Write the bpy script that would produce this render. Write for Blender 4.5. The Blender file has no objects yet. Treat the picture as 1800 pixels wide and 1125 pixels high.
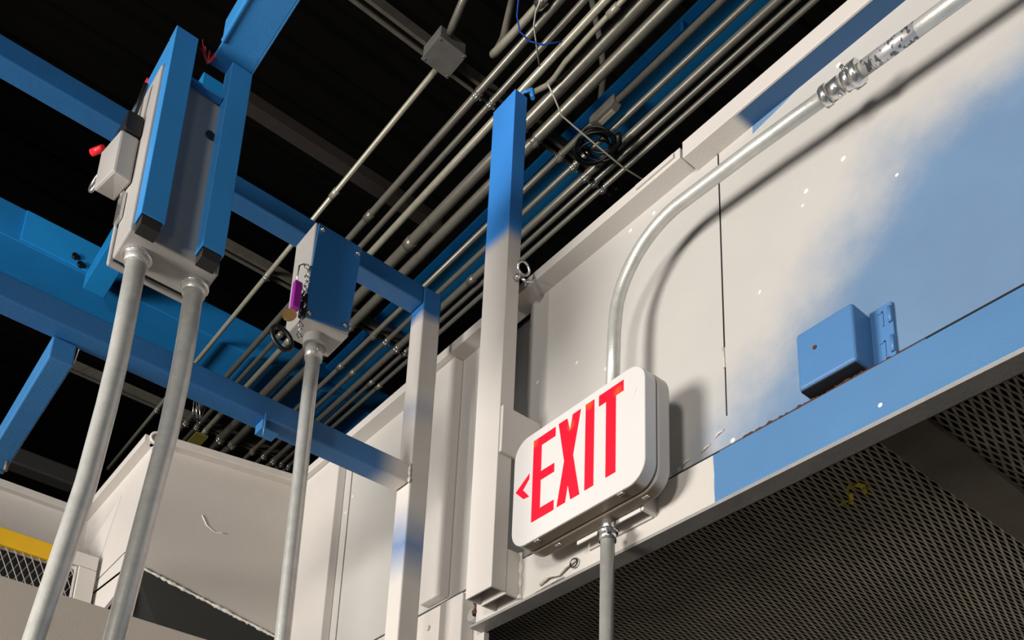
import bpy, math, random
from mathutils import Vector, Matrix
random.seed(7)
sc = bpy.context.scene
COL = sc.collection
PI = math.pi

# ------------------------------------------------------------------ camera
def cam_axes(a, b, c):
    ca, sa, cb, sb, cc, s_ = math.cos(a), math.sin(a), math.cos(b), math.sin(b), math.cos(c), math.sin(c)
    fwd = Vector((sa*cb, ca*cb, sb)); right = Vector((ca, -sa, 0)); up = right.cross(fwd)
    return right*cc+up*s_, up*cc-right*s_, fwd
R_, U_, F_ = cam_axes(.6421, .3206, .0542)
cd = bpy.data.cameras.new('camera'); cam = bpy.data.objects.new('camera', cd); COL.objects.link(cam)
cam.matrix_world = Matrix(((R_.x, U_.x, -F_.x, 0), (R_.y, U_.y, -F_.y, 0), (R_.z, U_.z, -F_.z, 1.55), (0, 0, 0, 1)))
cd.sensor_fit = 'HORIZONTAL'; cd.sensor_width = 36; cd.lens = 36*1817.8/1800
cd.shift_x = (900-821.0)/1800; cd.shift_y = (1311.7-562.5)/1800      # the photograph is the upper part of a taller frame
cd.clip_start = .02; cd.clip_end = 60
sc.camera = cam
# ------------------------------------------------------------------ light and exposure
w = bpy.data.worlds.new('world'); sc.world = w; w.use_nodes = True
w.node_tree.nodes['Background'].inputs[0].default_value = (.55, .6, .7, 1)
w.node_tree.nodes['Background'].inputs[1].default_value = .012
sc.view_settings.view_transform = 'Standard'; sc.view_settings.look = 'None'
sc.view_settings.gamma = 1; sc.view_settings.use_curve_mapping = False; sc.view_settings.exposure = 0
def lamp(name, loc, target, size, power, col, shape='DISK'):
    l = bpy.data.lights.new(name, 'AREA'); l.shape = shape; l.size = size; l.energy = power; l.color = col
    o = bpy.data.objects.new(name, l); COL.objects.link(o); o.location = loc
    o.rotation_euler = (Vector(target)-Vector(loc)).to_track_quat('-Z', 'Y').to_euler()
    return o
lamp('unseen_side_light', (-3.2, 1.7, 1.95), (1.2, 1.2, 2.9), 1.15, 215, (1, .95, .885))
lamp('unseen_side_light', (-3.6, -1.0, 2.3), (1.0, 1.3, 2.8), .8, 115, (1, .95, .885))  # unseen second lamp, added to brighten the right bent conduit
lamp('fill_light', (-3.2, -3.6, .8), (.9, 1.6, 2.7), 1.2, 26, (1, .94, .86))  # unseen soft fill, added to lift the faces turned toward -y

# ------------------------------------------------------------------ materials
MATS = {}
def nmat(name):
    m = bpy.data.materials.new(name); m.use_nodes = True
    nt = m.node_tree; b = nt.nodes['Principled BSDF']; MATS[name] = m
    return m, nt, b
def noise(nt, scale, detail=4, rough=.6, vec=None):
    n = nt.nodes.new('ShaderNodeTexNoise'); n.inputs['Scale'].default_value = scale
    n.inputs['Detail'].default_value = detail; n.inputs['Roughness'].default_value = rough
    if vec: nt.links.new(vec, n.inputs['Vector'])
    return n.outputs['Fac']
def geo(nt): return nt.nodes.new('ShaderNodeNewGeometry').outputs['Position']
def math_(nt, op, a, b=None, c=None, clamp=False):
    n = nt.nodes.new('ShaderNodeMath'); n.operation = op; n.use_clamp = clamp
    for i, v in enumerate((a, b, c)):
        if v is None: continue
        if isinstance(v, (int, float)): n.inputs[i].default_value = v
        else: nt.links.new(v, n.inputs[i])
    return n.outputs[0]
def mix(nt, f, a, b):
    n = nt.nodes.new('ShaderNodeMix'); n.data_type = 'RGBA'
    if isinstance(f, (int, float)): n.inputs[0].default_value = f
    else: nt.links.new(f, n.inputs[0])
    for i, v in ((6, a), (7, b)):
        if isinstance(v, tuple): n.inputs[i].default_value = (*v, 1)
        else: nt.links.new(v, n.inputs[i])
    return n.outputs[2]
def bump(nt, b, h, s, d=.002):
    n = nt.nodes.new('ShaderNodeBump'); n.inputs['Strength'].default_value = s; n.inputs['Distance'].default_value = d
    nt.links.new(h, n.inputs['Height']); nt.links.new(n.outputs[0], b.inputs['Normal'])
def plain(name, col, rough=.5, metal=0, var=.12, scale=30, bmp=.15, emit=None, es=1, spec=.5):
    m, nt, b = nmat(name)
    p = geo(nt); f = noise(nt, scale, 5, .6, p)
    dark = tuple(c*(1-var) for c in col); lite = tuple(min(1, c*(1+var)) for c in col)
    nt.links.new(mix(nt, f, dark, lite), b.inputs['Base Color'])
    b.inputs['Roughness'].default_value = rough; b.inputs['Metallic'].default_value = metal
    b.inputs['Specular IOR Level'].default_value = spec
    if bmp: bump(nt, b, noise(nt, 260, 3, .6, p), bmp)
    if emit:
        b.inputs['Emission Color'].default_value = (*emit, 1); b.inputs['Emission Strength'].default_value = es
    return m
BEIGE = (.60, .565, .53); BEIGE2 = (.57, .53, .50)
BLUE = (.035, .22, .60); SKY = (.095, .24, .47)
beige = plain('beige_paint', BEIGE, .42, var=.07, scale=6)
blue = plain('blue_paint', BLUE, .38, var=.18, scale=14)
dblue = plain('deep_blue_paint', (.015, .28, .70), .45, var=.2, scale=5)
grey_steel = plain('bare_grey_steel', (.33, .32, .305), .5, .3, var=.35, scale=18)
grey_box = plain('grey_enclosure_paint', (.34, .325, .31), .45, var=.08, scale=12)
dusty = plain('dusty_strut_steel', (.13, .12, .10), .6, .35, var=.4, scale=25)
black = plain('black_rubber', (.006, .006, .007), .45, var=.2)
darkmesh = plain('grimy_mesh_steel', (.66, .59, .47), .65, .2, var=.45, scale=9)
grim = plain('grimy_bar_steel', (.26, .225, .18), .65, .2, var=.4, scale=9)
deck = plain('dark_roof_deck', (.005, .0045, .004), .95, spec=.1, var=.6, scale=1.5, bmp=0)
concrete = plain('dark_concrete', (.10, .10, .10), .9, var=.2)
rust = plain('rusted_steel', (.07, .026, .014), .95, var=.7, scale=120, bmp=.6)
white_pl = plain('white_sign_plastic', (.74, .72, .70), .35, var=.03, scale=20, bmp=.03)
red_pl = plain('red_plastic', (.8, .02, .03), .35, emit=(.9, .01, .02), es=.12)
sign_red, nt, bb = nmat('lit_red_legend'); p_ = geo(nt)
bb.inputs['Base Color'].default_value = (.12, .0, .002, 1); bb.inputs['Roughness'].default_value = .5
g_ = None
for q_ in ((1.0, .985, 2.622), (1.0, 1.05, 2.632), (1.0, 1.094, 2.616), (1.0, 1.186, 2.628)):   # the lamps behind the legend
    vd = nt.nodes.new('ShaderNodeVectorMath'); vd.operation = 'DISTANCE'; nt.links.new(p_, vd.inputs[0]); vd.inputs[1].default_value = q_
    k_ = math_(nt, 'SUBTRACT', 1, math_(nt, 'DIVIDE', vd.outputs['Value'], .012), clamp=True)
    g_ = k_ if g_ is None else math_(nt, 'MAXIMUM', g_, k_)
nt.links.new(mix(nt, g_, (.90, 0, .026), (1.0, .12, .01)), bb.inputs['Emission Color']); bb.inputs['Emission Strength'].default_value = 1
purple = plain('purple_tag', (.42, .03, .44), .35, var=.1)
brass = plain('brass_tag', (.40, .23, .09), .4, .6, var=.3, scale=80)
yellow = plain('yellow_paint', (.72, .42, .012), .5, var=.1)
yellow_rag = plain('yellow_plastic_film', (.85, .66, .03), .5, var=.4, scale=60)
redwire = plain('red_wire_insulation', (.4, .02, .02), .5)
bluewire = plain('blue_wire_insulation', (.03, .10, .55), .5)
whitewire = plain('white_wire_insulation', (.62, .58, .48), .5)
chrome = plain('bright_zinc', (.75, .74, .72), .22, .9, var=.2, scale=90)
caulk = plain('painted_weld_bead', (.62, .59, .53), .35, var=.2, scale=200, bmp=.9)
tinted = plain('clear_chip_paint', (.7, .7, .68), .4)
dark_gap = plain('black_gap', (.008, .007, .006), .9, bmp=0)

def conduit_mat(name, col, met=.45):
    m, nt, b = nmat(name); p = geo(nt)
    f = noise(nt, 38, 6, .7, p); f2 = noise(nt, 7, 3, .5, p)
    c = mix(nt, f, tuple(x*.62 for x in col), tuple(min(1, x*1.25) for x in col))
    c = mix(nt, math_(nt, 'MULTIPLY', f2, .35), c, tuple(x*.55 for x in col))
    nt.links.new(c, b.inputs['Base Color'])
    b.inputs['Metallic'].default_value = met; b.inputs['Roughness'].default_value = .34
    bump(nt, b, noise(nt, 300, 3, .6, p), .12)
    return m
emt = conduit_mat('galvanised_conduit', (.72, .72, .68), .5)
emt_warm = conduit_mat('aged_galvanised_conduit', (.56, .53, .42), .35)
emt_dark = conduit_mat('dusty_galvanised_conduit', (.27, .255, .215), .4)

def spray(name, terms, a=BEIGE, b_=BLUE, mode='MIN', rough=.42, nz=.25, chips=False, extra=None):
    """two colours of sprayed paint; each term (nx,ny,nz,d,width): blue where n.p-d > 0"""
    m, nt, b = nmat(name); p = geo(nt)
    sx = nt.nodes.new('ShaderNodeSeparateXYZ'); nt.links.new(p, sx.inputs[0])
    n1 = noise(nt, 7, 5, .65, p)
    def term(t):
        s = math_(nt, 'MULTIPLY', sx.outputs[0], t[0])
        s = math_(nt, 'MULTIPLY_ADD', sx.outputs[1], t[1], s)
        s = math_(nt, 'MULTIPLY_ADD', sx.outputs[2], t[2], s)
        s = math_(nt, 'SUBTRACT', s, t[3])
        return math_(nt, 'DIVIDE', s, t[4])
    f = None
    for t in terms:
        v = term(t); f = v if f is None else math_(nt, mode, f, v)
    f = math_(nt, 'ADD', f, math_(nt, 'MULTIPLY', math_(nt, 'SUBTRACT', n1, .5), nz*4))
    r = nt.nodes.new('ShaderNodeMapRange'); r.interpolation_type = 'SMOOTHSTEP'
    r.inputs['From Min'].default_value = -.5; r.inputs['From Max'].default_value = .5
    nt.links.new(f, r.inputs['Value']); f = r.outputs[0]
    if extra:                                         # hard masked edge: all of these > 0
        g = None
        for t in extra:
            v = term(t); g = v if g is None else math_(nt, 'MINIMUM', g, v)
        g = math_(nt, 'ADD', g, math_(nt, 'MULTIPLY', math_(nt, 'SUBTRACT', n1, .5), .6))
        f = math_(nt, 'MAXIMUM', f, math_(nt, 'GREATER_THAN', g, 0))
    v1 = noise(nt, 5, 4, .6, p)
    ca = mix(nt, v1, tuple(c*.93 for c in a), tuple(min(1, c*1.07) for c in a))
    cb = mix(nt, v1, tuple(c*.85 for c in b_), tuple(min(1, c*1.15) for c in b_))
    col = mix(nt, f, ca, cb)
    if chips:
        vn = nt.nodes.new('ShaderNodeTexVoronoi'); vn.inputs['Scale'].default_value = 26; nt.links.new(p, vn.inputs['Vector'])
        ch = math_(nt, 'LESS_THAN', vn.outputs['Distance'], .11)
        ch = math_(nt, 'MULTIPLY', ch, math_(nt, 'GREATER_THAN', noise(nt, 5, 2, .5, p), .53))
        col = mix(nt, ch, col, (.75, .75, .73))
    nt.links.new(col, b.inputs['Base Color']); b.inputs['Roughness'].default_value = rough
    bump(nt, b, noise(nt, 220, 4, .6, p), .22)
    return m

# ------------------------------------------------------------------ mesh builder
GS = 1.0            # builds a group at another distance along with its true size
def gs(p): return (p[0]*GS, p[1]*GS, 1.55+(p[2]-1.55)*GS)
class MB:
    def __init__(s): s.v = []; s.f = []; s.sm = []
    def add(s, vs, fs, smooth=False):
        o = len(s.v); s.v += [tuple(v) for v in vs]; s.f += [tuple(i+o for i in f) for f in fs]; s.sm += [smooth]*len(fs); return s
    def box(s, x0, x1, y0, y1, z0, z1):
        return s.add([(x, y, z) for x in (x0, x1) for y in (y0, y1) for z in (z0, z1)],
                     [(0, 1, 3, 2), (4, 6, 7, 5), (0, 4, 5, 1), (2, 3, 7, 6), (0, 2, 6, 4), (1, 5, 7, 3)])
    def prism(s, poly, axis, a0, a1):
        """poly: 2D outline in the two other axes (cyclic order kept: x->(y,z), y->(x,z), z->(x,y))"""
        n = len(poly)
        def P(p, a): return {'x': (a, p[0], p[1]), 'y': (p[0], a, p[1]), 'z': (p[0], p[1], a)}[axis]
        vs = [P(p, a0) for p in poly]+[P(p, a1) for p in poly]
        fs = [tuple(range(n))[::-1], tuple(range(n, 2*n))]+[(i, (i+1) % n, n+(i+1) % n, n+i) for i in range(n)]
        return s.add(vs, fs)
    def tube(s, pts, r, n=16, caps=True, closed=False):
        pts = [Vector(p) for p in pts]; m = len(pts)
        rr = r if isinstance(r, (list, tuple)) else [r]*m
        T = []
        for i in range(m):
            a = pts[(i-1) % m] if (closed or i > 0) else pts[i]
            b = pts[(i+1) % m] if (closed or i < m-1) else pts[i]
            T.append((b-a).normalized())
        up = Vector((0, 0, 1)) if abs(T[0].z) < .9 else Vector((1, 0, 0))
        N = (up-T[0]*up.dot(T[0])).normalized(); vs = []
        for i in range(m):
            N = (N-T[i]*N.dot(T[i])).normalized(); B = T[i].cross(N)
            for k in range(n):
                a = 2*PI*k/n; vs.append(pts[i]+(N*math.cos(a)+B*math.sin(a))*rr[i])
        fs = []
        for i in range(m if closed else m-1):
            j = (i+1) % m
            for k in range(n):
                l = (k+1) % n; fs.append((i*n+k, i*n+l, j*n+l, j*n+k))
        s.add(vs, fs, True)
        if caps and not closed:
            o = len(s.v)-len(vs); s.f += [tuple(o+k for k in range(n))[::-1], tuple(o+(m-1)*n+k for k in range(n))]; s.sm += [False, False]
        return s
    def ring(s, c, axis, R, r, n=24, k=8, sx=1, sy=1):
        c = Vector(c); ax = Vector(axis).normalized()
        u = ax.orthogonal().normalized(); v = ax.cross(u)
        return s.tube([c+u*math.cos(2*PI*i/n)*R*sx+v*math.sin(2*PI*i/n)*R*sy for i in range(n)], r, k, closed=True)
    def build(s, name, mat, parent=None, bevel=0, seg=2):
        me = bpy.data.meshes.new(name)
        if GS != 1: s.v = [gs(v) for v in s.v]
        xs = [v[0] for v in s.v]; ys = [v[1] for v in s.v]; zs = [v[2] for v in s.v]
        if parent is None: org = Vector(((min(xs)+max(xs))/2, (min(ys)+max(ys))/2, min(zs)))
        else: org = world_org(parent)
        me.from_pydata([(v[0]-org.x, v[1]-org.y, v[2]-org.z) for v in s.v], [], s.f)
        me.polygons.foreach_set('use_smooth', s.sm)
        me.materials.append(mat); me.update()
        o = bpy.data.objects.new(name, me); COL.objects.link(o)
        if parent is None: o.location = org; o['_o'] = org
        else: o.parent = parent; o['_o'] = org
        import bmesh
        bm = bmesh.new(); bm.from_mesh(me); bmesh.ops.recalc_face_normals(bm, faces=bm.faces); bm.to_mesh(me); bm.free()
        if bevel:
            b = o.modifiers.new('bevel', 'BEVEL'); b.width = bevel; b.segments = seg; b.limit_method = 'ANGLE'; b.angle_limit = math.radians(40)
        return o
def world_org(o): return Vector(o['_o'])
def thing(name, loc, label, cat, group=None):
    o = bpy.data.objects.new(name, None); COL.objects.link(o); loc = gs(loc) if loc[2] > 0 else (loc[0]*GS, loc[1]*GS, loc[2]); o.location = loc; o['_o'] = loc; o.empty_display_size = .05
    return tag(o, label, cat, group)
def tag(o, label, cat=None, group=None):
    o['label'] = label
    if cat: o['category'] = cat
    if group: o['group'] = group
    return o
def struct(o): o['kind'] = 'structure'; return o
def B(*a): return MB().box(*a)
def chan(axis, lo, hi, c, size, depth, t, open_dir):
    """C channel outline for vertical ('z') runs: web faces -x, flanges run +x; returns MB"""
def rrect(y0, y1, z0, z1, r, n=8):
    p = []
    for cx, cy, a in ((y1-r, z1-r, 0), (y0+r, z1-r, 90), (y0+r, z0+r, 180), (y1-r, z0+r, 270)):
        for k in range(n+1):
            t = math.radians(a+90*k/n); p.append((cx+r*math.cos(t), cy+r*math.sin(t)))
    return p
def bead(pts, r, step=.006, jit=.35):
    """lumpy weld bead along a polyline"""
    out = []; P = [Vector(p) for p in pts]
    for a, b in zip(P, P[1:]):
        n = max(2, int((b-a).length/step))
        for i in range(n): out.append(a.lerp(b, i/n))
    out.append(P[-1])
    m = MB(); rr = [r*(1+jit*(random.random()*2-1)) for _ in out]
    return m.tube([p+Vector((random.uniform(-1, 1), random.uniform(-1, 1), random.uniform(-1, 1)))*r*.2 for p in out], rr, 7)

XW = 1.12           # face of the right wall
# ================================================================== SETTING
struct(B(-9, 9, -7, 14, -.05, 0).build('floor', concrete))
m = MB()
for i in range(60):
    y = -6+i*.33; m.box(-9, 9, y, y+.17, 7.0, 7.08)
m.box(-9, 9, -7, 14, 7.08, 7.15)
struct(m.build('ceiling', deck))

wall_sp = spray('wall_sprayed_blue', [(0, -1, -1.0, -3.40, .30), (0, 0, -1.3, -3.705, .22)], a=(.50, .48, .455), b_=(.14, .235, .38), mode='MINIMUM', nz=.22, chips=True, rough=.42,
                extra=[(0, -1, 0, -.795, .02), (0, .19, 1, 3.238, .02)])
wr = MB().box(XW, XW+.012, -.8, 1.357, 2.516, 3.125).box(XW, XW+.012, 1.46, 2.052, 2.516, 3.125).box(XW, XW+.012, 2.058, 2.34, 2.516, 3.125)
wr = struct(wr.build('wall_right', wall_sp))
lw = MB().box(XW, XW+.012, 1.462, 2.34, 0, 2.511)
lw.build('lower_panel', beige, wr)
MB().box(1.15, 1.155, 1.3, 1.52, 2.50, 3.125).build('recess_back', plain('recess_dark', (.05, .05, .048), .6), wr)  # dark plate set back in the gap behind the post
bead([(XW+.003, 1.357, 2.52), (XW+.003, 1.357, 3.11)], .004, .03, .1).build('plate_edge', beige, wr)
MB().box(XW+.013, XW+.02, -.8, 1.34, 2.51, 3.1).box(XW+.013, XW+.02, 1.47, 2.34, 2.4, 3.1).build('backing_joint', dark_gap, wr)
for i, (y0, y1, z0) in enumerate(((1.588, 1.662, 2.518), (2.088, 2.31, 2.518))):
    MB().box(1.095, XW, y0, y1, z0, 3.11).build('rib', beige, wr, .003)
MB().box(1.088, XW, 1.497, 1.573, 1.0, 2.487).build('rib', beige, wr, .003)
MB().box(1.088, XW, 2.09, 2.31, 0, 2.505).build('rib', beige, wr, .003)
# vertical seam in the plate right of the sign
MB().box(XW-.0008, XW+.001, .866, .868, 2.57, 2.66).box(XW-.0008, XW+.001, .866, .8685, 2.70, 3.11).build('seam', dark_gap, wr)
MB().tube([(XW-.001, .868, 2.66), (XW-.001, .869, 2.70)], .002, 6).build('tack_weld', caulk, wr)
m = MB()
for y, z in ((.873, 2.548), (.90, 2.535), (.94, 2.53)): m.tube([(XW, y, z), (XW-.002, y+.01, z-.003), (XW, y+.018, z-.006)], .002, 6)
m.build('paint_blister', caulk, wr)
MB().tube([(XW-.006, 1.655, 2.47), (XW, 1.655, 2.47)], .006, 12).build('bolt', beige, wr)
# lips along the top of the wall
t1 = struct(MB().box(1.08, 1.135, .918, 2.30, 3.111, 3.134).build('trim_1', beige, None, .0015))
tr2 = spray('lip_blue_underside', [(1, 0, 0, 1.0835, .0006)], mode='MINIMUM', nz=0, b_=(.018, .14, .36), extra=None)
tr3 = spray('lip_part_blue', [(1, 0, 0, 1.0835, .0006), (0, -1, 0, -.80, .02)], mode='MINIMUM', nz=.0, b_=(.02, .09, .22))
struct(MB().prism([(1.079, 3.103), (1.079, 3.139), (1.135, 3.139), (1.135, 3.103)], 'y', -.8, .912).build('trim_2', tr3, None, .0015))
struct(MB().box(1.076, 1.0795, .93, 1.02, 3.118, 3.128).build('trim_3', beige))
# proud channel along the foot of the wall, painted half beige half blue
fl = spray('flange_masked_blue', [(0, -1, 0, -.872, .003)], a=(.54, .51, .475), b_=(.08, .20, .39), mode='MINIMUM', nz=.9, chips=True)
fb = MB().prism([(1.09, 2.404), (1.09, 2.488), (1.118, 2.488), (1.118, 2.481), (1.097, 2.481), (1.097, 2.404)], 'y', -.8, 1.452)
fb = struct(fb.build('trim_4', fl, None, .001))
MB().box(1.0895, 1.124, -.8, 1.47, 2.398, 2.4038).build('bottom_flange', grey_steel, fb)
MB().box(1.124, 1.131, -.8, 1.47, 2.404, 2.52).build('rear_leg', grim, fb)
bead([(1.095, .53, 2.4885), (1.094, .60, 2.4895), (1.094, .72, 2.490), (1.094, .82, 2.4895)], .0034, .003, .45).build('rust_line', rust, fb)
MB().box(1.0893, 1.0905, .40, .53, 2.4865, 2.489).box(1.0893, 1.0905, .86, 1.30, 2.4868, 2.4886).build('joint_line', dark_gap, fb)
bead([(1.09, 1.31, 2.404), (1.085, 1.20, 2.405)], .0012, .01).build('drip', caulk, fb)
m = MB().tube([(1.088, 1.262, 2.413), (1.083, 1.235, 2.418), (1.086, 1.21, 2.413), (1.083, 1.19, 2.42), (1.088, 1.168, 2.428)], .0034, 6)
tag(m.build('torn_caulk_strip', caulk), 'curl of torn sealant hanging from the wall edge just below the exit sign', 'sealant')
m = MB().ring((1.084, 1.172, 2.42), (1, .1, 0), .008, .0014, 16, 6)
tag(m.build('wire_loop', black), 'small black wire loop beside the torn sealant on the wall edge', 'wire')
MB().tube([(1.095, 1.474, 2.43), (1.13, 1.474, 2.43)], .013, 14).build('pipe_stub', grey_box, fb)
bead([(1.092, 1.456, 2.424), (1.092, 1.456, 2.45)], .005, .006, .5).build('rust_patch', rust, fb)

# back wall of the bay: turned face, its left return, the far face
A = Vector((.71, 2.395, 0)); Bp = Vector((1.122, 2.312, 0)); d = (Bp-A).normalized(); nrm = Vector((d.y, -d.x, 0))
def onface(t, z, off=0): p = A+d*t+nrm*off; return (p.x, p.y, z)
L = (Bp-A).length
m = MB(); q = [onface(0, 2.765), onface(L, 2.645), onface(L, 3.112), onface(0, 3.112)]
q2 = [(x-nrm.x*.01, y-nrm.y*.01, z) for x, y, z in q]
m.add(q+q2, [(0, 1, 2, 3), (7, 6, 5, 4), (0, 4, 5, 1), (1, 5, 6, 2), (2, 6, 7, 3), (3, 7, 4, 0)])
wb = struct(m.build('wall_back', plain('bay_face_paint', (.43, .395, .36), .4, var=.06, scale=5)))
bead([onface(0, 2.765, .002), onface(L, 2.645, .002)], .0042, .006, .4).build('weld_bead', caulk, wb)
bead([onface(L-.01, 3.10, .004), onface(L-.01, 2.64, .004), (1.105, 2.30, 2.2)], .0062, .008, .5).build('weld_bead', caulk, wb)
bead([onface(.15, 2.95, .001), onface(.165, 2.925, .001), onface(.19, 2.91, .001), onface(.215, 2.915, .001)], .0016, .008, .6).build('paint_run', caulk, wb)
# hopper plates running back and down below the slanted edge
m = MB(); a, b = Vector(onface(0, 2.764)), Vector(onface(L, 2.644))
c_, e_ = b+Vector((0, .55, -.10)), a+Vector((0, .55, .05))
m.add([a, b, c_, e_]+[p+Vector((0, 0, .008)) for p in (a, b, c_, e_)], [(0, 1, 2, 3), (7, 6, 5, 4), (0, 4, 5, 1), (1, 5, 6, 2), (2, 6, 7, 3), (3, 7, 4, 0)])
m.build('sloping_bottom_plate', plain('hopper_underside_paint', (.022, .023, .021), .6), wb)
# left return, folded sheet
pl = [(2.395, 2.77), (2.395, 3.112), (2.94, 3.112), (2.95, 2.985), (2.72, 2.87), (2.70, 2.76), (2.58, 2.705), (2.516, 2.715)]
m = MB().prism(pl, 'x', .71, .718)
wl = struct(m.build('wall_left', beige, None))
MB().add([(.7095, 2.94, 3.03), (.700, 2.80, 2.97), (.7095, 2.72, 2.88), (.7095, 2.60, 3.06)], [(0, 1, 3), (1, 2, 3), (0, 3, 2), (0, 2, 1)]).build('dent_fold', beige, wl)
bead([(.709, 2.393, 3.10), (.709, 2.395, 2.95), (.709, 2.40, 2.77), (.709, 2.50, 2.715)], .0035, .006, .5).build('weld_bead', caulk, wl)
MB().box(.7088, .7105, 2.47, 2.69, 2.829, 2.8305).build('joint_line', dark_gap, wl)
# far face
far = struct(MB().box(-.8, .71, 2.91, 2.92, 2.2, 3.112).build('wall_far', beige))
# lips of the bay
m = MB(); q = [onface(-.01, 3.112, .03), onface(L-.015, 3.112, .03), onface(L-.015, 3.112, -.01), onface(-.01, 3.112, -.01)]
m.add(q+[(x, y, 3.134) for x, y, z in q], [(0, 1, 2, 3), (7, 6, 5, 4), (0, 4, 5, 1), (1, 5, 6, 2), (2, 6, 7, 3), (3, 7, 4, 0)])
struct(m.build('trim_5', plain('bay_lip_paint', (.50, .46, .42), .4), None, .0015))
struct(MB().box(.684, .72, 2.39, 2.91, 3.112, 3.134).build('trim_6', beige, None, .0015))
struct(MB().box(-.8, .70, 2.885, 2.92, 3.112, 3.134).build('trim_7', beige, None, .0015))
m = MB().ring(onface(.004, 3.115, .034), tuple(nrm), .016, .004, 18, 8)
m.build('edge_curl', caulk, wb)

# ================================================================== LOWER LEFT PANELS
pn = plain('panel_paint', (.50, .445, .38), .42, var=.06, scale=3)
tag(MB().box(-.9, 1.05, 1.90, 1.93, 1.4, 2.403).build('beige_panel', pn, None, .002), 'wide flat beige steel panel across the bottom left corner, behind the three bent conduits', 'panel')
g = thing('mesh_grille', (.4, 2.69, 2.5), 'framed diamond mesh grille with a yellow top bar, left of the bay corner', 'grille')
MB().box(-.6, .60, 2.672, 2.69, 2.835, 2.882).build('yellow_top_bar', yellow, g, .002)
MB().box(.602, .70, 2.672, 2.69, 2.848, 2.888).build('frame_corner', beige, g, .002)
MB().box(.652, .70, 2.673, 2.69, 2.50, 2.847).build('frame_side', beige, g, .002)
MB().box(.60, .648, 2.682, 2.69, 2.835, 2.846).box(.644, .65, 2.68, 2.69, 2.50, 2.846).build('inner_lip', beige, g, .001)
m = MB(); 
for k in range(-34, 64):
    for s in (1, -1):
        x0 = k*.021; z0 = 2.52; dz = .315; dx = dz*.52*s
        xa, xb = x0, x0+dx
        # clip to -0.5 .. 0.645
        ta, tb = 0, 1
        for lim, sgn in ((-.5, 1), (.645, -1)):
            fa, fbb = sgn*(xa-lim), sgn*(xb-lim)
            if fa < 0 and fbb < 0: ta = 2; break
            if fa < 0: ta = max(ta, fa/(fa-fbb))
            if fbb < 0: tb = min(tb, fa/(fa-fbb))
        if ta >= tb: continue
        m.tube([(xa+dx*ta, 2.684+.0012*s, z0+dz*ta), (xa+dx*tb, 2.684+.0012*s, z0+dz*tb)], .0013, 4)
m.build('diamond_mesh', plain('grille_wire', (.42, .41, .40), .5, .3), g)
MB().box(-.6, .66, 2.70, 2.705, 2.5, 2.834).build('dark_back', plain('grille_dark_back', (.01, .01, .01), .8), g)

# ================================================================== MESH DECK UNDERSIDE
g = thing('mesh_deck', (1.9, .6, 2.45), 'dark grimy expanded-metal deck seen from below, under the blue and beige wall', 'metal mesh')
m = MB(); LWD, SWD = .0377, .0117; x0, x1, y0, y1 = 1.145, 3.0, -.35, 1.75
n = int((x1-x0)/(LWD/2)); rows = int((y1-y0)/(SWD/2)); wd = .0021
for j in range(rows):
    yb = y0+j*SWD/2; vs = []
    for i in range(n+1):
        up = (i+j) % 2
        y = yb+(SWD/2-.0012 if up else .0012); x = x0+i*LWD/2
        z = 2.452
        vs += [(x, y-wd, z), (x, y+wd, z+.0016), (x, y+wd, z+.0028), (x, y-wd, z+.0012)]
    fs = []
    for i in range(n):
        for k in range(4):
            l = (k+1) % 4; fs.append((i*4+k, i*4+l, (i+1)*4+l, (i+1)*4+k))
    m.add(vs, fs)
m.build('expanded_metal', darkmesh, g)
MB().box(1.14, 3.0, .585, .655, 2.44, 2.449).build('cross_bar', grim, g, .001)
MB().box(1.14, 3.0, 1.75, 1.81, 2.44, 2.449).build('cross_bar', grim, g, .001)
MB().box(1.135, 1.172, -.8, 1.80, 2.432, 2.449).build('edge_bar', grim, g, .001)
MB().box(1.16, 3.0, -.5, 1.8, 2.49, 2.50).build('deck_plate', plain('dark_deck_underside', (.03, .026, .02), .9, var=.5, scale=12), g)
bead([(1.166, .86, 2.437), (1.166, .70, 2.437)], .0018, .006, .5).build('rust_streak', rust, g)
m = MB()
for k in range(11):
    a = Vector((1.275+random.uniform(-.02, .02), .76+random.uniform(-.018, .018), 2.448))
    b = a+Vector((random.uniform(-.012, .012), random.uniform(-.012, .012), -.002-random.random()*.006))
    c = a+Vector((random.uniform(-.012, .012), random.uniform(-.012, .012), -.002)); e = b+(c-a)*.8
    m.add([a, b, e, c]+[p+Vector((0, 0, .0008)) for p in (a, b, e, c)], [(0, 1, 2, 3), (7, 6, 5, 4), (0, 4, 5, 1), (1, 5, 6, 2), (2, 6, 7, 3), (3, 7, 4, 0)])
tag(m.build('yellow_scrap', yellow_rag), 'crumpled yellow plastic scrap caught in the dark mesh', 'scrap')

# ================================================================== EXIT SIGN
s = thing('exit_sign', (1.03, 1.085, 2.435), 'white plastic EXIT sign with red letters and a left arrow, above its supply conduit', 'exit sign')
facep = spray('white_sign_face', [(0, 0, -1, -2.4395, .004), (1, 0, 0, 1.004, .003)], a=(.64, .62, .61), b_=(.22, .17, .12), mode='MINIMUM', nz=.25, rough=.33)  # brown bottom face: grime with shade painted in
grime_and_shade = spray('grimy_shaded_sign_housing', [(0, 0, -1, -2.445, .012)], a=(.50, .47, .44), b_=(.20, .155, .11), mode='MINIMUM', nz=.4, rough=.35)  # brown foot of the housing: grime plus shade mixed into the colour
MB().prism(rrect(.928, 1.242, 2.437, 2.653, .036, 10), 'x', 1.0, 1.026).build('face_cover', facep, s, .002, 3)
MB().prism(rrect(.931, 1.239, 2.44, 2.650, .034, 10), 'x', 1.0255, 1.031).build('seam_groove', grey_box, s)
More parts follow.
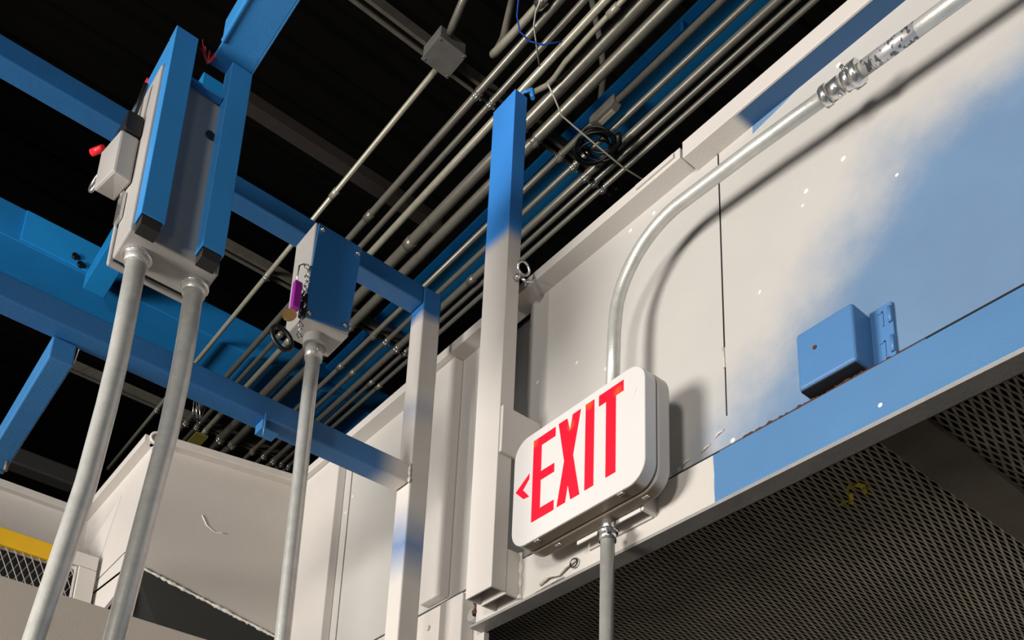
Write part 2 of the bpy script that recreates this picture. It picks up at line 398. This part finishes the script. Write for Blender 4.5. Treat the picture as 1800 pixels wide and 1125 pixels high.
MB().prism(rrect(.927, 1.243, 2.436, 2.654, .037, 10), 'x', 1.0305, 1.056).build('housing', grime_and_shade, s, .003, 2)
LX0, LX1 = .9990, 1.0005
E_ = [(1.189, 2.634), (1.189, 2.472), (1.133, 2.472), (1.133, 2.491), (1.168, 2.491), (1.168, 2.546), (1.134, 2.546), (1.134, 2.563), (1.168, 2.563), (1.168, 2.616), (1.133, 2.616), (1.133, 2.634)]
X_ = [(1.125, 2.635), (1.109, 2.554), (1.125, 2.473), (1.105, 2.473), (1.099, 2.505), (1.092, 2.473), (1.071, 2.473), (1.088, 2.556), (1.071, 2.636), (1.090, 2.636), (1.0965, 2.607), (1.104, 2.635)]
I_ = [(1.059, 2.637), (1.059, 2.474), (1.039, 2.474), (1.039, 2.637)]
T_ = [(1.028, 2.637), (1.028, 2.617), (1.0115, 2.617), (1.0115, 2.475), (.990, 2.475), (.990, 2.617), (.973, 2.617), (.973, 2.637)]
for ch, po in (('E', E_), ('X', X_), ('I', I_), ('T', T_)):
    tag(MB().prism(po, 'x', LX0, LX1).build('letter', sign_red, s), 'red letter '+ch)
MB().prism([(1.233, 2.550), (1.212, 2.529), (1.197, 2.527), (1.213, 2.548), (1.198, 2.573), (1.2005, 2.562+.012)], 'x', LX0, LX1)
MB().prism([(1.234, 2.5505), (1.198, 2.573), (1.199, 2.562), (1.2145, 2.5475), (1.197, 2.527), (1.212, 2.5285)], 'x', LX0, LX1).build('arrow', sign_red, s)
for x, y in ((1.004, 1.18), (1.038, 1.165), (1.004, .985), (1.038, .965)):
    MB().box(x, x+.006, y-.006, y+.006, 2.4345, 2.437).build('clip', chrome, s, .001)
MB().tube([(1.0, .953, 2.59), (.9995, .948, 2.60), (1.0, .944, 2.605)], .0006, 5).build('scratch', white_pl, s)
b = thing('sign_bracket', (1.09, 1.06, 2.435), 'beige steel channel bracket welded to the wall behind the exit sign', 'bracket')
for xa, xb in ((1.0575, 1.0875), (1.0885, 1.1195)):
    MB().prism([(xa, 2.430), (xa, 2.50), (xb, 2.50), (xb, 2.430), (xb-.0035, 2.430), (xb-.0035, 2.4955), (xa+.0035, 2.4955), (xa+.0035, 2.430)], 'y', .992, 1.137).build('channel', beige, b, .001)
MB().prism([(1.0585, 2.431), (1.0585, 2.52), (1.089, 2.535), (1.1195, 2.52), (1.1195, 2.431)], 'y', .986, .9915).build('end_plate', beige, b, .001)
bead([(1.1195, .985, 2.43), (1.1195, .985, 2.53)], .005, .006, .6).build('weld_bead', caulk, b)

# sign conduits
def hexnut(m, c0, c1, r, n=6): m.tube([c0, c1], r, n); return m
c = thing('sign_conduit', (1.045, 1.05, 0), 'galvanised conduit dropping straight down from the underside of the exit sign', 'conduit')
MB().tube([(1.045, 1.052, 0), (1.045, 1.052, 1.2), (1.045, 1.051, 2.412)], .0117, 24).build('pipe', emt, c)
m = MB().tube([(1.045, 1.051, 2.395), (1.045, 1.051, 2.416)], .0142, 20).tube([(1.045, 1.051, 2.409), (1.045, 1.051, 2.414)], .017, 20).tube([(1.045, 1.051, 2.414), (1.045, 1.051, 2.437)], .0105, 16)
m.tube([(1.036, 1.042, 2.404), (1.024, 1.030, 2.404)], .0028, 8)
m.build('connector', chrome, c)
c = thing('sign_conduit', (1.045, 1.042, 2.65), 'galvanised conduit rising behind the exit sign and bending right along the wall', 'conduit')
pts = [(1.045, 1.044, 2.656), (1.045, 1.040, 2.80)]
for k in range(13):
    t = k/12*PI/2; pts.append((1.045, .895+.143*math.cos(t), 2.815+.147*math.sin(t)))
pts += [(1.045, .75, 2.955), (1.045, .60, 2.9425)]
MB().tube(pts, .0117, 24).build('pipe', emt, c)
MB().tube([(1.045, .60, 2.9425), (1.045, .42, 2.930), (1.045, -.8, 2.85)], .0114, 24).build('pipe', emt, c)
m = MB()
for y, r, wd_ in ((.614, .0165, .010), (.598, .0145, .018), (.578, .0155, .012), (.566, .0195, .014)):
    z = 2.9425+(y-.6)*.07; m.tube([(1.045, y+wd_/2, z), (1.045, y-wd_/2, z)], r, 8 if r > .016 else 18)
m.tube([(1.045, .592, 2.925), (1.045, .592, 2.92)], .003, 8).tube([(1.028, .575, 2.945), (1.022, .575, 2.945)], .003, 8)
m.build('coupling', chrome, c)
lb = spray('stamped_silver_print', [(0, 1, 0, 0, 1)], a=(.62, .62, .63), b_=(.15, .15, .16), mode='MINIMUM', nz=2.5, rough=.3)
m, nt, bb = nmat('smudged_stamp')
p = geo(nt); mp = nt.nodes.new('ShaderNodeMapping'); mp.inputs['Scale'].default_value = (90, 160, 90); nt.links.new(p, mp.inputs[0])
f = noise(nt, 1, 2, .5, mp.outputs[0]); f = math_(nt, 'GREATER_THAN', f, .56)
nt.links.new(mix(nt, f, (.66, .66, .67), (.16, .16, .17)), bb.inputs['Base Color']); bb.inputs['Metallic'].default_value = .6; bb.inputs['Roughness'].default_value = .35
MB().tube([(1.045, .553, 2.9393), (1.045, .475, 2.9338)], .01165, 24).build('stamped_print', MATS['smudged_stamp'], c)

# ================================================================== BLUE BOX ON THE WALL
b = thing('wall_junction_box', (1.095, .66, 2.49), 'small blue painted junction box on the wall above the rusty seam', 'junction box')
skyp = spray('blue_box_paint', [(0, 0, -1, -2.9, .5)], a=(.3, .4, .55), b_=(.075, .20, .42), mode='MINIMUM', nz=.2, chips=True)
MB().box(1.07, 1.119, .615, .705, 2.497, 2.592).build('cover', skyp, b, .005, 3)
MB().tube([(1.0705, .675, 2.553), (1.0685, .675, 2.553)], .0032, 10).build('screw', rust, b)
MB().box(1.114, 1.1195, .583, .616, 2.505, 2.597).build('hinge_plate', skyp, b, .001)
for z in (2.575, 2.527):
    MB().tube([(1.113, .586, z-.012), (1.113, .586, z+.014)], .0028, 8).build('hinge_knuckle', skyp, b)
    MB().box(1.1125, 1.1141, .596, .598, z-.012, z+.012).box(1.1125, 1.1141, .596, .604, z+.010, z+.012).build('slot_edge', skyp, b)
MB().box(1.113, 1.1195, .7055, .712, 2.505, 2.56).build('latch_plate', skyp, b, .001)
MB().box(1.072, 1.119, .618, .702, 2.4945, 2.4968).build('black_bottom_sheet', dark_gap, b)  # thin black sheet standing in for the open underside

# ================================================================== TALL POST
post_sp = spray('post_blue_to_beige', [(0, 0, 1, 3.215, .045)], b_=(.05, .28, .80), mode='MINIMUM', nz=.12)
p = thing('channel_post', (1.04, 1.356, 2.408), 'upright channel post, bright blue above and beige below, left of the exit sign', 'post')
def cprof(x0, x1, y0, y1, t): return [(x0, y0), (x1, y0), (x1, y0+t), (x0+t, y0+t), (x0+t, y1-t), (x1, y1-t), (x1, y1), (x0, y1)]
MB().prism(cprof(1.02, 1.054, 1.318, 1.394, .0045), 'z', 2.408, 3.60).build('front_channel', post_sp, p, .0012)
MB().prism(cprof(1.0545, 1.0885, 1.320, 1.392, .0045), 'z', 2.406, 2.498).build('spacer_stub', beige, p, .001)
bead([(1.0885, 1.3195, 2.406), (1.0885, 1.3195, 2.498)], .0052, .006, .6).build('weld_bead', caulk, p)
MB().box(1.022, 1.119, 1.310, 1.3175, 2.688, 2.79).build('side_arm', beige, p, .001)
MB().tube([(1.05, 1.35, 3.6), (1.052, 1.33, 3.625), (1.06, 1.31, 3.62), (1.058, 1.305, 3.59)], .005, 8).build('top_wire_tie', blue, p)
e = thing('eye_bolt', (1.07, 1.33, 3.12), 'bright steel eye bolt screwed to the back edge of the two-coloured post', 'eye bolt')
MB().ring((1.049, 1.300, 3.122), (.45, .75, .45), .0125, .003, 24, 8, .8, 1.15).build('eye', chrome, e)
MB().tube([(1.043, 1.3185, 3.104), (1.043, 1.306, 3.106)], .006, 8).build('shank', chrome, e)
MB().tube([(1.048, 1.304, 3.100), (1.058, 1.300, 3.094), (1.072, 1.298, 3.100), (1.078, 1.300, 3.116)], .0035, 8).build('hook', chrome, e)

# ================================================================== BLUE TUBE FRAME
fr = thing('tube_frame', (.99, 1.575, 0), 'welded square-tube frame, mostly blue, with its beige upright beside the wall', 'frame')
fsp = spray('frame_rail_spray', [(-1, 0, 0, -.925, .07)], b_=(.022, .12, .31), mode='MINIMUM', nz=.1)
fsp2 = plain('frame_top_blue', (.02, .12, .31), .4, var=.15)
psp = spray('frame_post_spray', [(0, 0, 1, 3.125, .05)], b_=(.02, .11, .33), mode='MINIMUM', nz=.05)
m, nt, bb = nmat('frame_post_paint')
p_ = geo(nt); sx = nt.nodes.new('ShaderNodeSeparateXYZ'); nt.links.new(p_, sx.inputs[0]); n1 = noise(nt, 6, 4, .6, p_)
z = math_(nt, 'ADD', sx.outputs[2], math_(nt, 'MULTIPLY', math_(nt, 'SUBTRACT', n1, .5), .08))
def band(z0, wdt): return math_(nt, 'SUBTRACT', 1, math_(nt, 'DIVIDE', math_(nt, 'ABSOLUTE', math_(nt, 'SUBTRACT', z, z0)), wdt), clamp=True)
top = math_(nt, 'DIVIDE', math_(nt, 'SUBTRACT', z, 3.11), .03, clamp=True)
f = math_(nt, 'MAXIMUM', top, math_(nt, 'MULTIPLY', band(2.58, .09), .75)); f = math_(nt, 'MAXIMUM', f, math_(nt, 'MULTIPLY', band(2.90, .05), .3))
nt.links.new(mix(nt, f, BEIGE, (.03, .15, .40)), bb.inputs['Base Color']); bb.inputs['Roughness'].default_value = .4
bump(nt, bb, noise(nt, 200, 3, .6, p_), .15)
Y0, Y1 = 1.55, 1.596
MB().box(-1.2, .976, Y0, Y1, 3.161, 3.207).build('top_rail', fsp2, fr, .004, 3)
MB().box(-1.2, .974, Y0, Y1, 2.711, 2.757).build('lower_rail', fsp, fr, .004, 3)
MB().box(.976, 1.023, Y0-.001, Y1+.001, 0, 3.208).build('upright', MATS['frame_post_paint'], fr, .004, 3)
bead([(.975, Y0-.001, 2.757), (.975, Y0-.001, 2.711)], .003, .005, .5).build('weld_bead', caulk, fr)
strutblue = plain('strut_blue', (.03, .15, .36), .4, var=.15)
MB().box(.277, .317, Y1-.01, 2.02, 2.667, 2.7105).build('side_strut', strutblue, fr, .003, 2)
MB().tube([(.285, 2.0, 2.665), (.285, 2.0, 2.64)], .004, 8).build('bolt', dusty, fr)
MB().tube([(.31, 1.96, 2.665), (.31, 1.96, 2.645)], .004, 8).build('bolt', dusty, fr)
# clamp on the lower rail
k = thing('beam_clamp', (.64, 1.57, 2.66), 'small blue painted clamp bolted under the lower rail, behind the middle conduit', 'clamp')
MB().box(.650, .6535, 1.554, 1.585, 2.694, 2.7105).box(.650, .685, 1.554, 1.585, 2.691, 2.694).build('jaw', strutblue, k, .001)
MB().tube([(.742, 1.5495, 2.722), (.742, 1.543, 2.722)], .006, 6).build('bolt', dusty, k)
MB().tube([(.651, 1.545, 2.668), (.651, 1.545, 2.716)], .0022, 8).build('threaded_rod', strutblue, k)

# ================================================================== MIDDLE SWITCH BOX
GS = .975
b = thing('switch_box', (.735, 1.53, 2.94), 'small switch box with a plain blue cover, hung below the top rail', 'switch box')
MB().box(.684, .782, 1.505, 1.586, 2.935, 3.158).build('enclosure', plain('light_grey_box', (.50, .48, .45), .4, var=.06), b, .003)
MB().add([(.680, 1.500, 2.925), (.778, 1.500, 2.945), (.789, 1.500, 3.155), (.690, 1.500, 3.155), (.680, 1.504, 2.925), (.778, 1.504, 2.945), (.789, 1.504, 3.155), (.690, 1.504, 3.155)],
         [(0, 1, 2, 3), (7, 6, 5, 4), (0, 4, 5, 1), (1, 5, 6, 2), (2, 6, 7, 3), (3, 7, 4, 0)]).build('blue_cover', plain('cover_blue', (.025, .17, .46), .45, var=.08), b, .001)
for x, z in ((.698, 3.142), (.780, 3.135), (.690, 2.936), (.768, 2.952)):
    MB().tube([(x, 1.4998, z), (x, 1.4955, z)], .0052, 10).tube([(x, 1.4957, z), (x, 1.4935, z)], .003, 6).build('screw', chrome, b)
MB().tube([(.735, 1.552, 2.915), (.735, 1.552, 2.935)], .024, 20).build('hub', grey_box, b, .001)
c = thing('bent_conduit', (.735, 1.552, 0), 'galvanised conduit running straight down from the small blue-covered switch box', 'conduit')
MB().tube([(.735, 1.552, 2.925), (.736, 1.555, 2.80), (.740, 1.555, 2.40), (.745, 1.555, 1.9), (.745, 1.555, 0)], .0143, 24).build('pipe', emt, c)
MB().tube([(.735, 1.552, 2.912), (.735, 1.552, 2.885)], .0175, 20).tube([(.735, 1.537, 2.90), (.735, 1.533, 2.90)], .003, 8).build('connector', emt, c)
# tags hanging from the switch box
k = thing('lockout_tags', (.66, 1.50, 2.85), 'purple lockout tag with brass disc and chain hanging beside the blue-covered box', 'lockout tag')
MB().box(.653, .669, 1.495, 1.507, 2.930, 2.992).build('purple_tag', purple, k, .002)
MB().tube([(.651, 1.500, 2.912), (.654, 1.503, 2.912)], .0135, 18).build('brass_disc', brass, k)
m = MB()
for i in range(9):
    z = 3.035-i*.013; m.ring((.676+.002*math.sin(i), 1.498, z), (1, 0, 0) if i % 2 else (0, 1, 0), .0048, .0013, 12, 5, 1, 1.4)
m.build('chain', chrome, k)
m = MB()
for i in range(5): m.ring((.677, 1.50, 2.925-i*.012), (1, .2, 0) if i % 2 else (0, 1, 0), .005, .0014, 12, 5)
m.build('chain', chrome, k)
MB().tube([(.658, 1.5, 2.992), (.659, 1.5, 3.03), (.668, 1.5, 3.04), (.672, 1.5, 3.032)], .0018, 6).tube([(.683, 1.5, 3.043), (.679, 1.5, 3.03)], .002, 6).build('shackle', chrome, k)
MB().box(.672, .684, 1.496, 1.508, 2.92, 2.975).build('black_lock', black, k, .002)
m = MB().ring((.643, 1.50, 2.852), (.15, 1, .1), .022, .0046, 28, 8, .72, 1.1)
tag(m.build('black_key_loop', black), 'black rubber loop hanging under the brass disc', 'loop')

GS = 1.0
# ================================================================== LEFT DISCONNECT BOX
b = thing('disconnect_box', (.37, 1.345, 2.735), 'tall grey electrical disconnect box seen from below, clamped behind two blue channels', 'electrical box')
MB().box(.299, .441, 1.303, 1.380, 2.735, 3.067).build('enclosure', grey_box, b, .003)
MB().box(.303, .437, 1.380, 1.388, 2.739, 3.063).build('gasket', black, b)
MB().box(.296, .444, 1.388, 1.398, 2.732, 3.070).build('door', grey_box, b, .003)
MB().tube([(.392, 1.3025, 2.985), (.392, 1.3005, 2.985)], .008, 16).build('knockout', black, b)
for x in (.328, .421):
    MB().tube([(x, 1.347, 2.728), (x, 1.347, 2.736)], .0225, 22).build('locknut', chrome, b, .001)
hd = MB().add([(.268, 1.345, 2.86), (.298, 1.345, 2.855), (.298, 1.345, 2.945), (.268, 1.345, 2.945), (.262, 1.43, 2.885), (.298, 1.43, 2.885), (.298, 1.43, 2.965), (.262, 1.43, 2.965)],
         [(0, 1, 2, 3), (7, 6, 5, 4), (0, 4, 5, 1), (1, 5, 6, 2), (2, 6, 7, 3), (3, 7, 4, 0)]).build('handle_block', grey_box, b, .004)
MB().tube([(.266, 1.44, 2.985), (.254, 1.462, 2.985)], .0058, 14).build('red_knob', red_pl, b)
MB().box(.272, .298, 1.34, 1.43, 2.946, 2.985).build('black_cam', black, b, .003)
MB().ring((.264, 1.432, 2.905), (1, .3, 0), .014, .003, 18, 6, .6, 1.2).build('hasp_loop', chrome, b)
MB().tube([(.283, 1.352, 2.985), (.287, 1.345, 3.02), (.290, 1.34, 3.05)], .004, 8).build('lever', black, b)
MB().box(.292, .298, 1.36, 1.385, 2.80, 2.85).build('latch', chrome, b, .001)
MB().box(.303, .307, 1.405, 1.425, 3.119, 3.139).build('red_lens', red_pl, b, .003)
c = thing('channel_bracket', (.37, 1.285, 2.745), 'pair of blue upright channels with an arm reaching toward the camera, before the grey box', 'bracket')
chb = plain('channel_blue', (.03, .20, .48), .4, var=.12, scale=12)
def upch(x0, x1, z0, z1): return MB().prism([(x0, 1.27), (x1, 1.27), (x1, 1.301), (x1-.003, 1.301), (x1-.003, 1.2735), (x0+.003, 1.2735), (x0+.003, 1.301), (x0, 1.301)], 'z', z0, z1)
upch(.3025, .339, 2.745, 3.12).build('channel', chb, c, .0012)
upch(.398, .434, 2.745, 3.12).build('channel', chb, c, .0012)
MB().prism([(1.302, 3.118), (1.489, 3.118), (1.41, 3.03), (1.405, 3.0735), (1.302, 3.0735)], 'x', .3025, .3065).build('gusset', chb, c, .001)
for x0 in (.306, .4015):
    MB().box(x0, x0+.029, 1.2745, 1.3005, 2.729, 2.746).build('dark_end_block', dark_gap, c)  # solid black blocks stand in for the shaded hollow inside each channel
MB().box(.340, .397, 1.284, 1.298, 3.050, 3.055).build('cross_strap', chb, c, .001)
MB().box(.371, .431, .1, 1.30, 3.121, 3.127).box(.371, .3745, .1, 1.255, 3.122, 3.173).box(.431, .4345, .1, 1.30, 3.121, 3.173).tube([(.3715, .1, 3.122), (.3715, 1.25, 3.122)], .0042, 8).build('overhead_arm', chb, c, .001)
m = MB()
for i in range(16):
    a = random.uniform(0, 2*PI); q = Vector((.363, 1.285, 3.10))
    m.tube([q, q+Vector((math.cos(a)*.008, 0, .012+random.random()*.01)), q+Vector((math.cos(a)*.016, random.uniform(-.01, .01), .012+random.random()*.022))], .0008, 5)
tag(m.build('frayed_wires', redwire), 'tuft of frayed red wires sticking up between the two blue channels', 'wire')
GRP = None
for x, lab, pp in ((.328, 'left one of two bent galvanised conduits below the grey disconnect box', [(.328, 2.735), (.328, 2.60), (.3275, 2.54), (.3245, 2.46), (.317, 2.329), (.291, 2.081), (.27, 1.9), (.262, 1.75), (.262, 0)]),
                   (.421, 'right one of two bent galvanised conduits below the grey disconnect box', [(.421, 2.735), (.422, 2.62), (.4215, 2.56), (.418, 2.462), (.405, 2.292), (.392, 2.113), (.38, 1.93), (.375, 1.8), (.375, 0)])):
    c = thing('bent_conduit', (x, 1.347, 0), lab, 'conduit')
    MB().tube([(q[0], 1.347, q[1]) for q in pp], .0152, 28).build('pipe', emt, c)
    MB().tube([(x, 1.347, 2.728), (x, 1.347, 2.716)], .0185, 20).build('connector', emt, c)

# ================================================================== OVERHEAD CONDUIT RUN
ZC = 4.5
JY = (1.99, 3.13, 4.24)
runs = [ # x, y_near, y_far, radius, material, label
    (1.246, 1.99, 4.9, .0092, emt_warm, 'thin conduit set apart at the left of the overhead run, ending at the grey box'),
    (1.391, .3, 4.9, .0120, emt_dark, 'first conduit of the close overhead bunch, next to the set-apart one'),
    (1.445, .3, 4.9, .0098, emt_dark, 'thin second conduit of the close overhead bunch'),
    (1.490, .3, 4.9, .0125, emt_warm, 'pale yellowish third conduit of the overhead bunch, passing behind the blue post top'),
    (1.571, .3, 4.9, .0195, emt_dark, 'left one of the two fat overhead conduits'),
    (1.634, .3, 4.9, .0190, emt_dark, 'right one of the two fat overhead conduits'),
    (1.742, .3, 4.9, .0105, emt_dark, 'overhead conduit interrupted by a pull elbow fitting'),
    (1.804, .3, 4.9, .0100, emt_dark, 'thin overhead conduit crossing the middle of the wide blue beam'),
    (1.860, .3, 4.9, .0135, emt_dark, 'overhead conduit along the right edge of the wide blue beam, third from the wall'),
    (1.901, .3, 4.9, .0105, emt_dark, 'overhead conduit next to the one nearest the wall'),
    (1.942, .3, 4.9, .0100, emt_dark, 'rightmost overhead conduit, nearest the wall'),
]
for i, (x, ya, yb, r, mt, lab) in enumerate(runs):
    c = thing('overhead_conduit', (x, 2.6, ZC), lab, 'conduit', 'parallel conduits overhead')
    zc = ZC+.0195-r-.001
    if i == 6:
        MB().tube([(x, ya, zc), (x, 1.735, zc)], r, 14).build('pipe', mt, c)
        MB().tube([(x, 1.83, zc), (x, yb, zc)], r, 14).build('pipe', mt, c)
        lbm = MB().prism([(1.725, zc+.016), (1.725, zc-.012), (1.74, zc-.022), (1.81, zc-.022), (1.835, zc-.010), (1.835, zc+.014)], 'x', x-.019, x+.016)
        lbm.build('pull_elbow', emt_dark, c, .003)
        MB().box(x-.006, x+.012, 1.745, 1.805, zc-.0255, zc-.022).build('cover_plate', emt_warm, c, .002)
    else:
        MB().tube([(x, ya, zc), (x, yb, zc)], r, 14).build('pipe', mt, c)
    for y in JY:
        if y < ya-.01: continue
        m = MB().tube([(x, y-.012, zc), (x, y-.006, zc)], r+.003, 12).tube([(x, y+.006, zc), (x, y+.012, zc)], r+.003, 12)
        m.box(x-.004, x+.004, y-.012, y+.012, zc-r-.010, zc-r-.001).tube([(x-.006, y, zc-r-.006), (x+.014, y, zc-r-.006)], .0035, 8)
        m.build('strap', chrome if i not in (5, 6) else emt_dark, c)
    for y in ((2.62, ) if i in (0, 1, 4, 8) else (3.4, )):
        MB().tube([(x, y-.02, zc), (x, y+.02, zc)], r+.0028, 12).build('coupling', mt, c)
# short doubled conduit and loop
c = thing('offset_conduit', (1.515, 1.7, 4.47), 'short pale conduit doubled beside the yellowish one, ending in a broken elbow', 'conduit')
MB().tube([(1.513, .3, 4.478), (1.513, 1.60, 4.478), (1.515, 1.72, 4.478), (1.525, 1.78, 4.48), (1.53, 1.82, 4.49), (1.515, 1.88, 4.50)], .0085, 12).build('pipe', emt_warm, c)
MB().tube([(1.513, 1.50, 4.478), (1.513, 1.54, 4.478)], .0115, 12).build('coupling', emt_warm, c)
c = thing('looped_conduit', (1.36, 1.8, 4.5), 'conduit curling down in a hook left of the overhead bunch, with a silver fitting', 'conduit')
lp = [(1.36, 1.25, 4.50), (1.352, 1.55, 4.50), (1.350, 1.68, 4.50), (1.348, 1.78, 4.50), (1.348, 1.835, 4.505), (1.355, 1.87, 4.525), (1.375, 1.885, 4.56), (1.39, 1.87, 4.62), (1.40, 1.84, 4.8)]
MB().tube(lp, .0115, 14).build('pipe', emt_warm, c)
MB().tube([(1.352, 1.63, 4.5), (1.351, 1.66, 4.5)], .017, 12).tube([(1.352, 1.50, 4.5), (1.352, 1.60, 4.5)], .016, 10).build('fitting', chrome, c)
# grey box on the first strut
b = thing('ceiling_junction_box', (1.225, 1.945, 4.46), 'square grey junction box hanging from the dark strut, at the end of the set-apart conduit', 'junction box')
MB().box(1.178, 1.272, 1.895, 1.985, 4.475, 4.521).build('box_body', plain('weathered_box_grey', (.17, .165, .155), .5, .2, var=.3, scale=30), b, .003)
MB().box(1.175, 1.275, 1.892, 1.988, 4.470, 4.475).build('cover', MATS['weathered_box_grey'], b, .001)
for x, y in ((1.183, 1.90), (1.267, 1.90), (1.183, 1.98), (1.267, 1.98)):
    MB().tube([(x, y, 4.4702), (x, y, 4.4675)], .003, 8).build('screw', chrome, b)
MB().tube([(1.205, 1.885, 4.50), (1.197, 1.86, 4.50), (1.183, 1.80, 4.51), (1.178, 1.76, 4.53), (1.18, 1.70, 4.60), (1.185, 1.66, 4.8), (1.19, 1.64, 5.4)], .0115, 14).build('conduit_tail', emt_dark, b)

# struts
def strut(y, x0, x1, lab, rods):
    t = thing('strut_channel', ((x0+x1)/2, y, 4.521), lab, 'strut', 'strut channels carrying the conduits')
    z0 = 4.5215
    MB().prism([(y-.0205, z0), (y-.009, z0), (y-.009, z0+.006), (y-.018, z0+.006), (y-.018, z0+.038), (y+.018, z0+.038), (y+.018, z0+.006), (y+.009, z0+.006), (y+.009, z0), (y+.0205, z0), (y+.0205, z0+.041), (y-.0205, z0+.041)], 'x', x0, x1).build('channel', dusty, t)
strut(JY[0], -.2, 1.99, 'dark strut channel at upper centre, carrying the grey junction box', (.9, 1.95))
strut(JY[1], .93, 1.99, 'dark strut channel crossing just right of the two blue box brackets', (1.15, ))
strut(JY[2], .80, 2.02, 'farthest grey strut channel, its cut end below the lower blue rail', (.83, 1.55))
for y, z in ((3.1, 5.2), ):
    tag(MB().box(.98, 2.0, y-.03, y+.03, z, z+.06).build('roof_purlin', plain('purlin_%d' % int(y*10), (.030, .022, .018), .8, var=.3), None, .002),
        'faint brown roof purlin high in the dark, between the upper blue rail and the conduits' , 'purlin')
# big blue beams
g = thing('roof_beam', (1.85, 2.4, 4.60), 'wide bright blue steel beam running lengthwise above the conduit bunch', 'steel beam')
MB().box(1.785, 1.915, .2, 3.63, 4.60, 4.612).build('bottom_flange', dblue, g, .001)
MB().box(1.846, 1.854, .2, 3.63, 4.612, 4.66).build('web', dblue, g)
MB().box(1.785, 1.915, .2, 3.63, 4.66, 4.672).build('top_flange', dblue, g)
for y in (1.5, 3.3): MB().box(1.79, 1.91, y, y+.01, 4.613, 4.659).build('stiffener', dblue, g)
g = thing('roof_beam', (1, 3.8, 4.54), 'deep blue steel beam crossing behind the grey disconnect box, with a bolted bracket', 'steel beam')
MB().box(-1.5, 2.2, 3.64, 4.04, 4.545, 4.70).build('beam_body', plain('far_beam_blue', (.010, .19, .50), .5, var=.25, scale=4), g, .004)
MB().box(.45, .76, 3.625, 3.639, 4.55, 4.69).build('splice_plate', dblue, g, .002)
for x, z in ((.65, 4.585), (.675, 4.56)):
    MB().tube([(x, 3.624, z), (x, 3.612, z)], .014, 6).build('bolt', black, g)
tag(MB().box(.70, .785, 2.5, 3.62, 4.46, 4.53).build('hanger_strut', dblue, None, .003), 'short blue hanger arm below the bolted beam, left of the two bent conduits', 'hanger')
tag(MB().box(-1.2, 1.15, 5.10, 5.2, 4.46, 4.56).build('dark_pipe_beam', plain('dark_beam_paint', (.03, .03, .03), .6), None, .01), 'dark beam in the gloom above the far left wall', 'beam')
# vertical pipes and loose wires
tag(MB().tube([(1.80, 1.95, 5.4), (1.85, 1.95, 5.2), (1.885, 1.95, 5.08), (1.897, 1.95, 4.95), (1.898, 1.97, 4.80), (1.90, 1.99, 4.65)], .0115, 12).build('drop_conduit', emt_dark), 'dusty conduit dropping behind the fat overhead conduits', 'conduit')
tag(MB().tube([(1.52, 1.80, 4.46), (1.50, 1.779, 4.43), (1.54, 1.79, 4.41), (1.584, 1.810, 4.40), (1.65, 1.81, 4.395), (1.74, 1.81, 4.39), (1.86, 1.82, 4.40), (1.97, 1.83, 4.43), (2.02, 1.84, 4.46)], .0028, 6).build('loose_wire', whitewire), 'loose white wire trailing diagonally across the overhead conduits', 'wire')
tag(MB().tube([(1.32, 1.60, 4.46), (1.336, 1.65, 4.455), (1.355, 1.68, 4.45), (1.40, 1.72, 4.45), (1.452, 1.765, 4.452)], .0026, 6).build('loose_wire', whitewire), 'short white wire crossing the first overhead conduits near the top edge', 'wire')
tag(MB().tube([(1.26, 1.58, 4.46), (1.275, 1.654, 4.45), (1.300, 1.69, 4.45), (1.33, 1.712, 4.436), (1.37, 1.715, 4.434), (1.407, 1.70, 4.436), (1.45, 1.665, 4.45)], .0026, 6).build('loose_wire', bluewire), 'thin blue wire looping beside the hooked conduit at the top', 'wire')
g = thing('cable_coil', (1.79, 1.86, 4.45), 'tangle of black cables tied around the overhead conduits below the pull elbow', 'cable')
for k in range(6):
    MB().ring((1.785+.012*math.sin(k*2), 1.865+.02*math.cos(k*1.7), 4.475), (.25*math.sin(k), .3*math.cos(k*2), 1), .05+.008*math.sin(k*3), .004, 26, 6, 1, 1.15).build('cable_loop', black, g)
MB().tube([(1.80, 1.78, 4.462), (1.825, 1.80, 4.458), (1.83, 1.84, 4.455)], .010, 8).build('cable_tie', black, g)
# rubbish between the far conduit ends
tag(MB().box(1.44, 1.50, 4.22, 4.34, 4.46, 4.47).build('yellow_label', plain('faded_yellow_tag', (.16, .13, .02), .7)), 'faded yellow tag among the conduits at the far strut', 'label')
g = thing('hook_wires', (1.36, 3.95, 4.35), 'few thin bent tie wires hanging beside the right bent conduit', 'wire')
for k in range(3):
    x = 1.335+k*.012
    MB().tube([(x, 4.0, 4.50), (x-.01, 3.98, 4.45), (x+.006*k, 4.0, 4.40), (x+.02, 4.02, 4.38), (x+.03, 4.0, 4.46)], .0018, 5).build('tie_wire', chrome, g)
tag(MB().tube([(.835, 4.16, 4.50), (.83, 4.10, 4.54), (.83, 4.07, 4.62)], .003, 6).build('wire_hook', emt_warm), 'thin wire hook at the cut end of the farthest strut', 'wire')
